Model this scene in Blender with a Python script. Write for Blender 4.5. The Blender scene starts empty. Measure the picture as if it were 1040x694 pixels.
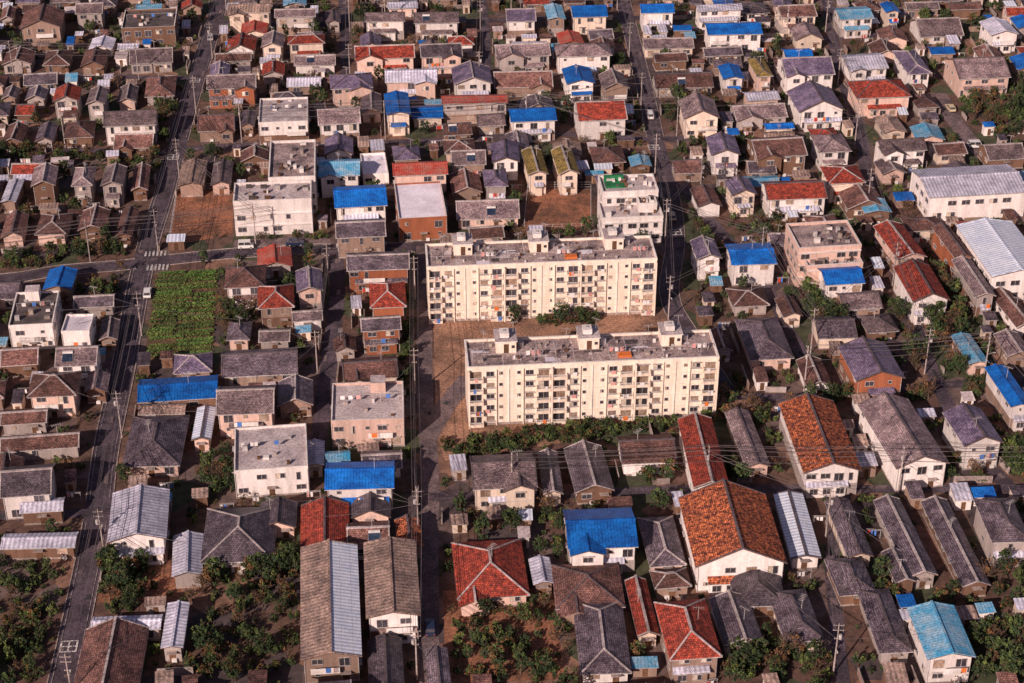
import bpy, math, random
import numpy as np
from mathutils import Vector, noise
R=random.Random(7)
# ------------------------------------------------------------------ survey frame (map rectification to metres)
H=196.0; F=1850.0; P=math.radians(32); SP=math.sin(P); CP=math.cos(P); CY=-370*CP
def site(u,v,z=0.0):
    b=347-v; t=(H-z)/(F*SP-b*CP)
    return (t*(u-520), CY+t*(F*CP+b*SP))
def scale_at(v,z=0.0):
    b=347-v; return (F*SP-b*CP)/(H-z)
def unsite(x,y):
    zc=(y-CY)*CP+H*SP; yc=(y-CY)*SP-H*CP
    return 520+F*x/zc, 347-F*yc/zc
# ------------------------------------------------------------------ materials
MATS={}
def mk(name,c,c2=None,rough=.85,ns=.35,kind='plain',vr=.4,spec=.3,contrast=(.38,.62),fine=.35,metal=0.0,bump=.4):
    m=bpy.data.materials.new(name); m.use_nodes=True; nt=m.node_tree; N=nt.nodes; Lk=nt.links
    bs=N['Principled BSDF']; bs.inputs['Roughness'].default_value=rough; bs.inputs['Metallic'].default_value=metal
    bs.inputs['Specular IOR Level'].default_value=spec
    if c2 is None: c2=tuple(x*.6 for x in c)
    tc=N.new('ShaderNodeTexCoord'); oi=N.new('ShaderNodeObjectInfo')
    add=N.new('ShaderNodeVectorMath'); add.operation='ADD'
    sc=N.new('ShaderNodeMath'); sc.operation='MULTIPLY'; sc.inputs[1].default_value=300
    Lk.new(oi.outputs['Random'],sc.inputs[0]); Lk.new(tc.outputs['Object'],add.inputs[0]); Lk.new(sc.outputs[0],add.inputs[1])
    vec=add.outputs[0]
    if kind=='wall':
        mp=N.new('ShaderNodeMapping'); mp.inputs['Scale'].default_value=(2.2,2.2,.3); Lk.new(vec,mp.inputs[0]); vec2=mp.outputs[0]
    else: vec2=vec
    n1=N.new('ShaderNodeTexNoise'); n1.inputs['Scale'].default_value=ns; n1.inputs['Detail'].default_value=5; n1.inputs['Roughness'].default_value=.65
    Lk.new(vec2,n1.inputs['Vector'])
    mr=N.new('ShaderNodeMapRange'); mr.inputs[1].default_value=contrast[0]; mr.inputs[2].default_value=contrast[1]; Lk.new(n1.outputs['Fac'],mr.inputs[0])
    mx=N.new('ShaderNodeMixRGB'); mx.inputs[1].default_value=(*c,1); mx.inputs[2].default_value=(*c2,1); Lk.new(mr.outputs[0],mx.inputs[0])
    n2=N.new('ShaderNodeTexNoise'); n2.inputs['Scale'].default_value=2.6; n2.inputs['Detail'].default_value=3; Lk.new(vec,n2.inputs['Vector'])
    m2=N.new('ShaderNodeMapRange'); m2.inputs[1].default_value=.3; m2.inputs[2].default_value=.7; m2.inputs[3].default_value=1-fine; m2.inputs[4].default_value=1+fine
    Lk.new(n2.outputs['Fac'],m2.inputs[0])
    wn=N.new('ShaderNodeTexWhiteNoise'); wn.noise_dimensions='1D'; Lk.new(sc.outputs[0],wn.inputs['W'])
    m3=N.new('ShaderNodeMapRange'); m3.inputs[3].default_value=1-vr/2; m3.inputs[4].default_value=1+vr/2; Lk.new(wn.outputs['Value'],m3.inputs[0])
    mu=N.new('ShaderNodeMath'); mu.operation='MULTIPLY'; Lk.new(m2.outputs[0],mu.inputs[0]); Lk.new(m3.outputs[0],mu.inputs[1])
    fac=mu.outputs[0]; pat=None
    if kind=='tile':
        br=N.new('ShaderNodeTexBrick'); br.inputs['Scale'].default_value=1; br.inputs['Brick Width'].default_value=.42; br.inputs['Row Height'].default_value=.36
        br.inputs['Mortar Size'].default_value=.06; br.inputs['Mortar Smooth'].default_value=.6
        br.inputs['Color1'].default_value=(1.35,1.35,1.35,1); br.inputs['Color2'].default_value=(.65,.65,.65,1); br.inputs['Mortar'].default_value=(.35,.35,.35,1)
        Lk.new(tc.outputs['UV'],br.inputs['Vector']); pat=br.outputs['Color']
    if kind=='seam' or kind=='corr':
        sx=N.new('ShaderNodeSeparateXYZ'); Lk.new(tc.outputs['UV'],sx.inputs[0])
        d=N.new('ShaderNodeMath'); d.operation='PINGPONG'; d.inputs[1].default_value=.27 if kind=='seam' else .4; Lk.new(sx.outputs[0],d.inputs[0])
        q=N.new('ShaderNodeMapRange'); Lk.new(d.outputs[0],q.inputs[0])
        if kind=='seam': q.inputs[1].default_value=.0; q.inputs[2].default_value=.08; q.inputs[3].default_value=.55; q.inputs[4].default_value=1.08
        else: q.inputs[1].default_value=.05; q.inputs[2].default_value=.35; q.inputs[3].default_value=.68; q.inputs[4].default_value=1.15
        pat=q.outputs[0]
        d2=N.new('ShaderNodeMath'); d2.operation='PINGPONG'; d2.inputs[1].default_value=.9; Lk.new(sx.outputs[1],d2.inputs[0])
        q2=N.new('ShaderNodeMapRange'); q2.inputs[2].default_value=.07; q2.inputs[3].default_value=.7; q2.inputs[4].default_value=1.0; Lk.new(d2.outputs[0],q2.inputs[0])
        mm=N.new('ShaderNodeMath'); mm.operation='MULTIPLY'; Lk.new(pat,mm.inputs[0]); Lk.new(q2.outputs[0],mm.inputs[1]); pat=mm.outputs[0]
    s=N.new('ShaderNodeVectorMath'); s.operation='SCALE'; Lk.new(mx.outputs[0],s.inputs[0]); Lk.new(fac,s.inputs['Scale'])
    out=s.outputs[0]
    if pat is not None:
        s2=N.new('ShaderNodeVectorMath'); s2.operation='MULTIPLY'; Lk.new(out,s2.inputs[0]); Lk.new(pat,s2.inputs[1]); out=s2.outputs[0]
    Lk.new(out,bs.inputs['Base Color'])
    if bump>0:
        bp=N.new('ShaderNodeBump'); bp.inputs['Strength'].default_value=bump; bp.inputs['Distance'].default_value=.08
        Lk.new(pat if pat is not None else n2.outputs['Fac'],bp.inputs['Height']); Lk.new(bp.outputs[0],bs.inputs['Normal'])
    MATS[name]=m; return m
mk('roof_g',(.34,.25,.255),(.16,.11,.12),kind='tile',vr=.8,fine=.5,rough=.6)
mk('roof_d',(.20,.155,.185),(.075,.055,.07),kind='tile',vr=.7,fine=.55,rough=.5,spec=.45)
mk('roof_p',(.29,.22,.33),(.13,.10,.17),kind='tile',fine=.4,rough=.5,spec=.4)
mk('roof_n',(.26,.13,.11),(.11,.055,.05),kind='tile',vr=.8,fine=.5)
mk('roof_r',(.46,.075,.045),(.19,.04,.03),kind='tile',ns=.9,fine=.5)
mk('roof_o',(.56,.16,.065),(.13,.04,.03),kind='tile',ns=1.5,contrast=(.42,.58),fine=.7)
mk('roof_m',(.42,.05,.035),(.36,.13,.10),kind='seam')
mk('roof_b',(.012,.16,.56),(.01,.08,.32),kind='seam',rough=.45,vr=.4,fine=.3)
mk('roof_c',(.05,.29,.50),(.27,.40,.50),kind='seam',rough=.55,fine=.35)
mk('roof_s',(.68,.66,.78),(.42,.41,.50),kind='corr',rough=.6,fine=.25)
mk('roof_v',(.74,.78,.88),(.60,.66,.80),kind='corr',rough=.5,fine=.15,vr=.1)
mk('roof_t',(.42,.29,.24),(.19,.135,.12),kind='corr',fine=.5)
mk('roof_y',(.36,.25,.07),(.18,.13,.05),kind='tile')
mk('deck_w',(.62,.54,.53),(.40,.33,.34),ns=.25)
mk('deck_u',(.76,.71,.78),(.60,.55,.61),ns=.25,fine=.15)
mk('deck_k',(.12,.095,.095),(.06,.05,.05))
mk('deck_a',(.42,.32,.305),(.18,.135,.14),ns=.2,contrast=(.42,.6),fine=.5)
mk('deck_green',(.03,.26,.10),(.02,.15,.06))
WALLC={'w':(.82,.74,.71),'c':(.76,.61,.50),'p':(.74,.51,.43),'a':(.42,.35,.33),'n':(.20,.11,.075),'o':(.36,.12,.06),'e':(.33,.22,.175)}
for k,c in WALLC.items(): mk('wall_'+k,c,tuple(x*.76 for x in c),kind='wall',vr=.35,fine=.10,bump=0)
mk('apartment_render',(.86,.74,.63),(.70,.58,.47),kind='wall',vr=.05,fine=.08,ns=.5,bump=0,contrast=(.42,.66))
mk('apartment_panel',(.82,.70,.58),(.62,.50,.40),kind='wall',vr=.1,fine=.12,bump=0,ns=.8)
mk('trim_white',(.82,.77,.75),(.60,.55,.52),vr=.1,fine=.1,bump=0)
mk('ridge_dark',(.13,.10,.11),vr=.3); mk('ridge_light',(.48,.41,.40),vr=.3)
mk('fascia',(.17,.10,.075),vr=.6,bump=0)
mk('alu',(.50,.46,.46),(.38,.35,.34),rough=.4,vr=.3,bump=0)
mk('door_wood',(.16,.08,.045),vr=.6,bump=0)
mk('shutter',(.46,.34,.26),(.26,.16,.11),vr=.8,bump=0)
mk('curtain',(.66,.57,.47),(.48,.38,.30),vr=.6,bump=0)
mk('glass',(.045,.04,.05),(.08,.07,.08),rough=.12,spec=.6,vr=.8,bump=0)
mk('solar_glass',(.02,.03,.06),(.04,.06,.10),rough=.15,spec=.7,bump=0)
mk('concrete',(.40,.33,.30),(.24,.19,.175),vr=.3); mk('pole_conc',(.42,.35,.33),(.28,.235,.22),vr=.3,bump=0)
mk('steel_dark',(.05,.05,.055),vr=.2,bump=0); mk('wire',(.16,.135,.14),vr=0,bump=0)
mk('block_wall',(.38,.30,.28),(.19,.145,.135),kind='wall',vr=.6,bump=0)
mk('asphalt',(.105,.078,.098),(.055,.042,.053),ns=.22,fine=.45,vr=.1,contrast=(.42,.58))
mk('asphalt_pale',(.21,.15,.15),(.10,.075,.08),ns=.22,fine=.45,vr=.1)
mk('sandy',(.40,.22,.145),(.17,.10,.07),ns=.15,fine=.5,vr=.1)
mk('brown_lot',(.33,.14,.08),(.14,.07,.045),ns=.2,fine=.5,vr=.1)
mk('field_soil',(.15,.09,.05),(.075,.06,.03),ns=.3,fine=.5,vr=.1)
mk('paint',(.72,.68,.66),(.2,.18,.18),ns=2,fine=.4,vr=.1,bump=0); mk('paint_worn',(.36,.31,.31),(.08,.065,.075),ns=1.2,fine=.4,vr=.1,bump=0)
mk('bark',(.14,.09,.065),vr=.3,bump=0)
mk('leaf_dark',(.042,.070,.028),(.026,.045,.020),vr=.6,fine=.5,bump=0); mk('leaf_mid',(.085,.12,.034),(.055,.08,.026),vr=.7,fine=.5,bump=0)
mk('leaf_rust',(.20,.095,.04),(.10,.065,.03),vr=.6,fine=.5,bump=0); mk('leaf_light',(.15,.19,.05),(.10,.13,.035),vr=.5,bump=0)
mk('crop_green',(.13,.22,.05),(.08,.15,.035),vr=.3,fine=.4,bump=0)
mk('tyre',(.02,.02,.02),bump=0)
for n,c in dict(white=(.75,.74,.72),silver=(.4,.41,.42),cream=(.6,.5,.33),navy=(.02,.03,.07)).items(): mk('car_'+n,c,c,rough=.25,spec=.6,vr=0,fine=.04,bump=0)
for n,c in dict(white=(.82,.78,.77),red=(.6,.06,.04),blue=(.08,.2,.55),pink=(.7,.35,.33),orange=(.75,.2,.05)).items(): mk('cloth_'+n,c,tuple(x*.8 for x in c),vr=.2,fine=.1,bump=0)
def ground_mat():
    m=bpy.data.materials.new('ground_soil'); m.use_nodes=True; nt=m.node_tree; N=nt.nodes; Lk=nt.links
    bs=N['Principled BSDF']; bs.inputs['Roughness'].default_value=.95
    tc=N.new('ShaderNodeTexCoord')
    vo=N.new('ShaderNodeTexVoronoi'); vo.inputs['Scale'].default_value=.11; vo.distance='MANHATTAN'; Lk.new(tc.outputs['Object'],vo.inputs['Vector'])
    sx=N.new('ShaderNodeSeparateXYZ'); Lk.new(vo.outputs['Color'],sx.inputs[0])
    cr=N.new('ShaderNodeValToRGB'); Lk.new(sx.outputs[0],cr.inputs[0]); e=cr.color_ramp; e.interpolation='CONSTANT'
    e.elements[0].color=(.12,.065,.05,1); e.elements[1].position=.3; e.elements[1].color=(.06,.065,.033,1)
    for p_,c in ((.5,(.15,.10,.09,1)),(.62,(.13,.075,.055,1)),(.8,(.24,.13,.09,1)),(.92,(.08,.058,.06,1))):
        q=e.elements.new(p_); q.color=c
    n=N.new('ShaderNodeTexNoise'); n.inputs['Scale'].default_value=.5; n.inputs['Detail'].default_value=8; n.inputs['Roughness'].default_value=.7; Lk.new(tc.outputs['Object'],n.inputs['Vector'])
    mr=N.new('ShaderNodeMapRange'); mr.inputs[1].default_value=.3; mr.inputs[2].default_value=.7; mr.inputs[3].default_value=.35; mr.inputs[4].default_value=1.5; Lk.new(n.outputs['Fac'],mr.inputs[0])
    s=N.new('ShaderNodeVectorMath'); s.operation='SCALE'; Lk.new(cr.outputs[0],s.inputs[0]); Lk.new(mr.outputs[0],s.inputs['Scale']); Lk.new(s.outputs[0],bs.inputs['Base Color'])
    bp=N.new('ShaderNodeBump'); bp.inputs['Distance'].default_value=.15; Lk.new(n.outputs['Fac'],bp.inputs['Height']); Lk.new(bp.outputs[0],bs.inputs['Normal'])
    MATS['ground']=m
ground_mat()
# ------------------------------------------------------------------ mesh builder
COL=bpy.context.scene.collection
def ident(x,y,z): return (x,y,z)
def rot90(x,y,z): return (-y,x,z)
class M:
    def __init__(s,T=ident): s.v=[];s.f=[];s.m=[];s.uv=[];s.names=[];s.T=T
    def mi(s,n):
        if n not in s.names: s.names.append(n)
        return s.names.index(n)
    def face(s,pts,mat,uv=None):
        b=len(s.v); s.v+= [s.T(*p) for p in pts]; s.f.append(tuple(range(b,b+len(pts)))); s.m.append(s.mi(mat))
        s.uv+= uv if uv else [(p[0]+p[1]*.37,p[2]) for p in pts]
    def box(s,x0,x1,y0,y1,z0,z1,mat,top=None,bottom=False):
        a=[(x0,y0),(x1,y0),(x1,y1),(x0,y1)]
        for i in range(4):
            p,q=a[i],a[(i+1)%4]; s.face([(p[0],p[1],z0),(q[0],q[1],z0),(q[0],q[1],z1),(p[0],p[1],z1)],mat)
        s.face([(p[0],p[1],z1) for p in a],top or mat,[(p[0],p[1]) for p in a])
        if bottom: s.face([(p[0],p[1],z0) for p in a[::-1]],mat)
    def beam(s,p,q,w,h,mat):
        p=Vector(p);q=Vector(q);d=q-p
        if d.length<1e-5: return
        d.normalize(); up=Vector((0,0,1)) if abs(d.z)<.95 else Vector((0,1,0))
        x=d.cross(up).normalized(); y=x.cross(d).normalized()
        o=[(-w/2,-h/2),(w/2,-h/2),(w/2,h/2),(-w/2,h/2)]
        A=[tuple(p+x*a+y*b) for a,b in o]; B=[tuple(q+x*a+y*b) for a,b in o]
        for i in range(4): j=(i+1)%4; s.face([A[i],A[j],B[j],B[i]],mat)
        s.face(A[::-1],mat); s.face(B,mat)
    def cyl(s,c,r0,r1,z0,z1,mat,n=8,cap=True):
        A=[(c[0]+r0*math.cos(6.2832*i/n),c[1]+r0*math.sin(6.2832*i/n),z0) for i in range(n)]
        B=[(c[0]+r1*math.cos(6.2832*i/n),c[1]+r1*math.sin(6.2832*i/n),z1) for i in range(n)]
        for i in range(n): j=(i+1)%n; s.face([A[i],A[j],B[j],B[i]],mat)
        if cap: s.face(B,mat)
    def mesh(s,name):
        me=bpy.data.meshes.new(name); me.from_pydata(s.v,[],s.f)
        for n in s.names: me.materials.append(MATS[n])
        me.polygons.foreach_set('material_index',s.m)
        ul=me.uv_layers.new(name='UVMap'); ul.data.foreach_set('uv',[c for t in s.uv for c in t])
        me.update(); return me
    def obj(s,name,parent=None,loc=None,rot=0):
        if not s.f: return None
        o=bpy.data.objects.new(name,s.mesh(name)); COL.objects.link(o)
        if parent: o.parent=parent
        if loc: o.location=loc
        if rot: o.rotation_euler=(0,0,rot)
        return o
def empty(name,x,y,rot,z=0):
    o=bpy.data.objects.new(name,None); o.empty_display_size=1; COL.objects.link(o); o.location=(x,y,z); o.rotation_euler=(0,0,rot); return o
# ------------------------------------------------------------------ occupancy
RES=.5; GX0=-215; GY0=-150; GW=860; GH=920
OCC=np.zeros((GW,GH),dtype=np.uint8)
def rect_idx(cx,cy,w,d,a):
    nx=max(2,int(w/RES*1.3)+2); ny=max(2,int(d/RES*1.3)+2)
    X,Y=np.meshgrid(np.linspace(-w/2,w/2,nx),np.linspace(-d/2,d/2,ny)); ca,sa=math.cos(a),math.sin(a)
    I=((cx+X*ca-Y*sa-GX0)/RES).astype(int).ravel(); J=((cy+X*sa+Y*ca-GY0)/RES).astype(int).ravel()
    return np.clip(I,0,GW-1),np.clip(J,0,GH-1)
def mark(cx,cy,w,d,a,v=1):
    i,j=rect_idx(cx,cy,w,d,a); OCC[i,j]=v
def free(cx,cy,w,d,a,allow=()):
    if not(GX0+4<cx<GX0+GW*RES-4 and GY0+4<cy<GY0+GH*RES-4): return False
    i,j=rect_idx(cx,cy,w,d,a); s=OCC[i,j]
    if allow: s=s[~np.isin(s,allow)]
    return not s.any()
def inpoly(x,y,pts):
    c=False;n=len(pts)
    for k in range(n):
        a,b=pts[k],pts[(k+1)%n]
        if (a[1]>y)!=(b[1]>y) and x<(b[0]-a[0])*(y-a[1])/(b[1]-a[1])+a[0]: c=not c
    return c
def poly_mark(pts,v):
    xs=[p[0] for p in pts]; ys=[p[1] for p in pts]
    i0,i1=int((min(xs)-GX0)/RES),int((max(xs)-GX0)/RES)+1; j0,j1=int((min(ys)-GY0)/RES),int((max(ys)-GY0)/RES)+1
    for i in range(max(0,i0),min(GW,i1)):
        for j in range(max(0,j0),min(GH,j1)):
            if inpoly(GX0+i*RES,GY0+j*RES,pts): OCC[i,j]=v
# ------------------------------------------------------------------ ground & roads
m=M(); S=4000; m.face([(-S,-S,0),(S,-S,0),(S,S,0),(-S,S,0)],'ground'); m.obj('ground')
def resample(pts,step=3.0):
    out=[]
    P4=[pts[0]]+pts+[pts[-1]]
    for i in range(1,len(P4)-2):
        p0,p1,p2,p3=[np.array(q) for q in P4[i-1:i+3]]
        n=max(1,int(np.linalg.norm(p2-p1)/step))
        for k in range(n):
            t=k/n; out.append(tuple(.5*((2*p1)+(-p0+p2)*t+(2*p0-5*p1+4*p2-p3)*t*t+(-p0+3*p1-3*p2+p3)*t**3)))
    out.append(tuple(pts[-1])); return out
def offs(line,o):
    r=[]
    for i,p in enumerate(line):
        a=line[max(0,i-1)];b=line[min(len(line)-1,i+1)]; dx,dy=b[0]-a[0],b[1]-a[1]; l=math.hypot(dx,dy) or 1
        r.append((p[0]-dy/l*o,p[1]+dx/l*o))
    return r
ROADS=[]
def S_(*uv): return [site(a,b) for a,b in uv]
road_def=[
 (S_((40,780),(62,700),(80,620),(98,530),(108,455),(124,380),(134,325),(143,280),(153,240),(166,200),(178,155),(192,105),(206,60),(222,8),(235,-40)),4.6,'asphalt',True),
 (S_((-160,296),(0,284),(60,275),(120,270),(155,266),(210,260),(260,256),(330,253),(400,252),(432,250)),4.4,'asphalt',True),
 (S_((340,255),(343,290),(338,340),(330,400),(320,470)),3.2,'asphalt',False),
 (S_((436,760),(436,690),(436,560),(437,480),(433,430),(431,370),(431,320),(430,250)),3.2,'asphalt_pale',False),
 (S_((620,-50),(640,30),(655,90),(668,150),(681,200),(686,245),(680,300),(700,340),(738,400)),4.0,'asphalt',True),
 (S_((178,152),(260,148),(340,147),(460,142),(560,136),(664,142),(700,140)),2.8,'asphalt',False),
 (S_((215,22),(300,25),(420,24),(640,18),(760,40),(900,35)),3.0,'asphalt',False),
 (S_((347,-30),(350,60),(346,147)),2.6,'asphalt',False),
 (S_((486,-30),(492,20),(494,60),(490,142)),2.4,'asphalt',False),
 (S_((668,155),(720,222),(775,288),(815,360),(850,400)),2.8,'asphalt',False),
 (S_((835,-30),(850,60),(872,130),(885,200),(915,290),(948,380),(985,450),(1030,500)),3.0,'asphalt',False),
 (S_((433,445),(455,410),(476,384)),4.0,'asphalt_pale',False),
 (S_((436,505),(560,503),(700,497),(860,497),(1100,496)),2.4,'asphalt',False),
 (S_((740,402),(800,404),(860,398),(950,392),(1060,385)),2.6,'asphalt',False),
 (S_((860,498),(845,560),(850,640),(862,740)),2.2,'asphalt',False),
 (S_((952,95),(975,130),(1010,165),(1100,200)),4.5,'asphalt_pale',False),
 (S_((-160,60),(0,76),(90,78),(198,80)),2.6,'asphalt',False),
 (S_((0,152),(80,153),(176,156)),2.6,'asphalt',False),
 (S_((-160,500),(0,524),(100,520)),2.6,'asphalt',False),
]
for k,(pts,w,mt,main) in enumerate(road_def):
    ln=resample(pts); z=.012+.004*k; a=offs(ln,w/2); b=offs(ln,-w/2)
    me=M()
    for i in range(len(ln)-1): me.face([(*b[i],z),(*b[i+1],z),(*a[i+1],z),(*a[i],z)],mt)
    me.obj('road'); ROADS.append((ln,w,main))
    for i in range(len(ln)-1):
        p,q=ln[i],ln[i+1]; mark((p[0]+q[0])/2,(p[1]+q[1])/2,math.dist(p,q)+.6,w+.5,math.atan2(q[1]-p[1],q[0]-p[0]),2)
ZP=.012+.004*len(road_def)+.004
def on_other(p,k):
    for j,(ln,w,_) in enumerate(ROADS):
        if j==k: continue
        for q in ln:
            if (q[0]-p[0])**2+(q[1]-p[1])**2<(w/2+1.9)**2: return True
    return False
for k,(ln,w,main) in enumerate(ROADS):
    if not main: continue
    kb=M(); el=M()
    for sgn in (-1,1):
        o1=offs(ln,sgn*(w/2)); o2=offs(ln,sgn*(w/2+.18)); l1=offs(ln,sgn*(w/2-.5)); l2=offs(ln,sgn*(w/2-.62))
        for i in range(len(ln)-1):
            if on_other(ln[i],k): continue
            z0,z1=0,.13
            kb.face([(*o1[i],z1),(*o1[i+1],z1),(*o2[i+1],z1),(*o2[i],z1)],'concrete'); kb.face([(*o1[i],z0),(*o1[i+1],z0),(*o1[i+1],z1),(*o1[i],z1)],'concrete'); kb.face([(*o2[i],z0),(*o2[i+1],z0),(*o2[i+1],z1),(*o2[i],z1)],'concrete')
            if k<2: el.face([(*l1[i],ZP),(*l1[i+1],ZP),(*l2[i+1],ZP),(*l2[i],ZP)],'paint_worn')
    kb.obj('kerb'); el.obj('road_edge_line')
pm=M(); zz=ZP-.0035
for k,(ln,w,main) in enumerate(ROADS):
    for i in range(2,len(ln)-2,2):
        if R.random()<.5:
            x,y=ln[i]; a=math.atan2(ln[i+1][1]-y,ln[i+1][0]-x); l,ww=R.uniform(.6,3.5),R.uniform(.5,1.3); o=R.uniform(-w/2+.7,w/2-.7)
            ca,sa=math.cos(a),math.sin(a); zz+=.00001
            pm.face([(x+ca*p-sa*(q+o),y+sa*p+ca*(q+o),zz) for p,q in ((-l/2,-ww/2),(l/2,-ww/2),(l/2,ww/2),(-l/2,ww/2))],R.choice(['asphalt_pale','steel_dark','asphalt_pale']))
pm.obj('road_patch')
def zebra(u,v,ang,n,lw,gap,length):
    x,y=site(u,v); me=M()
    for i in range(n):
        o=(i-(n-1)/2)*(lw+gap); me.face([(o-lw/2,-length/2,0),(o+lw/2,-length/2,0),(o+lw/2,length/2,0),(o-lw/2,length/2,0)],'paint')
    me.obj('zebra_crossing',loc=(x,y,ZP+.004),rot=ang)
zebra(160,272,.08,6,.45,.4,2.6); zebra(158,258,.08,6,.45,.4,2.2)
def box_mark(u,v,s=2.8,a=.08):
    x,y=site(u,v); me=M(); t=.28
    for (x0,x1,y0,y1) in ((-s/2,s/2,-s/2,-s/2+t),(-s/2,s/2,s/2-t,s/2),(-s/2,-s/2+t,-s/2+t,s/2-t),(s/2-t,s/2,-s/2+t,s/2-t),(-s/2+t,s/2-t,-t/2,t/2),(-t/2,t/2,t/2,s/2-t),(-t/2,t/2,-s/2+t,-t/2)):
        me.face([(x0,y0,0),(x1,y0,0),(x1,y1,0),(x0,y1,0)],'paint')
    me.obj('road_marking',loc=(x,y,ZP+.004),rot=a)
for q in ((70,657),(176,160),(664,150),(198,82),(686,236)): box_mark(*q)
def lot(name,mat,uv,z,v=3):
    p=S_(*uv); me=M(); me.face([(x,y,z) for x,y in p],mat); me.obj(name)
    if v: poly_mark(p,v)
lot('apartment_yard','sandy',((440,318),(672,312),(700,330),(742,408),(748,424),(625,438),(560,452),(452,468),(443,440)),.004)
lot('vacant_lot','brown_lot',((180,196),(238,192),(236,238),(172,250)),.004)
lot('fenced_lot','brown_lot',((536,192),(600,192),(600,234),(532,236)),.004)
lot('garden_bed','brown_lot',((105,560),(180,556),(185,612),(98,612)),.004,0)
lot('pavement','asphalt_pale',((238,244),(335,240),(336,252),(236,256)),.008,0)
lot('forecourt','brown_lot',((450,600),(560,596),(575,690),(452,694)),.004,0)
# ------------------------------------------------------------------ house kit
def window(me,s,n,ax,c,z,w,h,wall,sh=.15):
    def bx(a0,a1,d0,d1,z0,z1,mat):
        lo,hi=sorted((n*(wall+d0),n*(wall+d1)))
        if ax=='x': me.box(a0,a1,lo,hi,z0,z1,mat,bottom=True)
        else: me.box(lo,hi,a0,a1,z0,z1,mat,bottom=True)
    def qd(a0,a1,d,z0,z1,mat):
        k=n*(wall+d)
        me.face([(a0,k,z0),(a1,k,z0),(a1,k,z1),(a0,k,z1)] if ax=='x' else [(k,a0,z0),(k,a1,z0),(k,a1,z1),(k,a0,z1)],mat)
    r=s.random(); x0,x1=c-w/2,c+w/2
    t=.06
    bx(x0,x1,0,.1,z+h-t,z+h,'alu'); bx(x0,x1,0,.14,z,z+t,'alu'); bx(x0,x0+t,0,.1,z+t,z+h-t,'alu'); bx(x1-t,x1,0,.1,z+t,z+h-t,'alu')
    if w>1.2: bx(c-.03,c+.03,0,.07,z+t,z+h-t,'alu')
    if r<sh: qd(x0+t,x1-t,.05,z+t,z+h-t,'shutter')
    elif r<sh+.2: qd(x0+t,c,.03,z+t,z+h-t,'curtain'); qd(c,x1-t,.03,z+t,z+h-t,'glass')
    else: qd(x0+t,x1-t,.03,z+t,z+h-t,'glass')
    if s.random()<.3 and w>1: bx(x0-.1,x1+.1,0,.45,z+h+.12,z+h+.18,'alu')
def roof_gable(me,L,W,ez,k,o,og,mat,cap,dx=0,dy=0,t=.16,cap_on=True,mat2=None):
    x0,x1=dx-L/2-og,dx+L/2+og; hr=W/2*k; ye=W/2+o; zl=ez-o*k
    sl=math.hypot(ye,hr+o*k)
    for sg in (-1,1):
        e=dy+sg*ye
        me.face([(x0,e,zl+t),(x1,e,zl+t),(x1,dy,ez+hr+t),(x0,dy,ez+hr+t)],mat2 if (mat2 and sg<0) else mat,[(x0,sl),(x1,sl),(x1,0),(x0,0)])
        me.face([(x0,e,zl),(x1,e,zl),(x1,dy,ez+hr),(x0,dy,ez+hr)],'fascia')
        me.face([(x0,e,zl),(x1,e,zl),(x1,e,zl+t),(x0,e,zl+t)],'alu')
        for x in (x0,x1): me.face([(x,e,zl),(x,e,zl+t),(x,dy,ez+hr+t),(x,dy,ez+hr)],'fascia')
    if cap_on:
        me.beam((x0-.05,dy,ez+hr+t+.06),(x1+.05,dy,ez+hr+t+.06),.38,.26,cap)
        for x in (x0+.14,x1-.14):
            for sg in (-1,1): me.beam((x,dy+sg*.1,ez+hr+t+.02),(x,dy+sg*(ye-.03),zl+t+.04),.22,.1,cap)
def roof_hip(me,L,W,ez,k,o,mat,cap,dx=0,dy=0,t=.16):
    hr=W/2*k; xe,ye=L/2+o,W/2+o; zl=ez-o*k; rx=max(0.2,(L-W)/2)
    zt=zl+t; rz=ez+hr+t; sl=math.hypot(ye,hr+o*k)
    A,B,C,D=(dx-xe,dy-ye,zt),(dx+xe,dy-ye,zt),(dx+xe,dy+ye,zt),(dx-xe,dy+ye,zt); E,G=(dx-rx,dy,rz),(dx+rx,dy,rz)
    me.face([A,B,G,E],mat,[(-xe,sl),(xe,sl),(rx,0),(-rx,0)]); me.face([C,D,E,G],mat,[(xe,sl),(-xe,sl),(-rx,0),(rx,0)])
    me.face([B,C,G],mat,[(-ye,sl),(ye,sl),(0,0)]); me.face([D,A,E],mat,[(-ye,sl),(ye,sl),(0,0)])
    Q=[A,B,C,D]
    for i in range(4):
        p,q=Q[i],Q[(i+1)%4]; me.face([(p[0],p[1],zl),(q[0],q[1],zl),q,p],'alu')
    me.face([(p[0],p[1],zl) for p in Q[::-1]],'fascia')
    me.beam((E[0],E[1],rz+.05),(G[0],G[1],rz+.05),.38,.26,cap)
    for p,q in ((A,E),(D,E),(B,G),(C,G)): me.beam((p[0],p[1],p[2]+.04),(q[0],q[1],q[2]+.04),.26,.16,cap)
def antenna(me,x,y,z,h=2.4):
    me.beam((x,y,z),(x,y,z+h),.07,.07,'alu'); a=R.uniform(0,3.14); c,s_=math.cos(a),math.sin(a)
    me.beam((x-c*.9,y-s_*.9,z+h-.1),(x+c*.9,y+s_*.9,z+h-.1),.05,.05,'alu')
    for t in (-.8,-.4,0,.4,.8): me.beam((x+c*t+s_*.45,y+s_*t-c*.45,z+h-.1),(x+c*t-s_*.45,y+s_*t+c*.45,z+h-.1),.04,.04,'alu')
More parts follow.
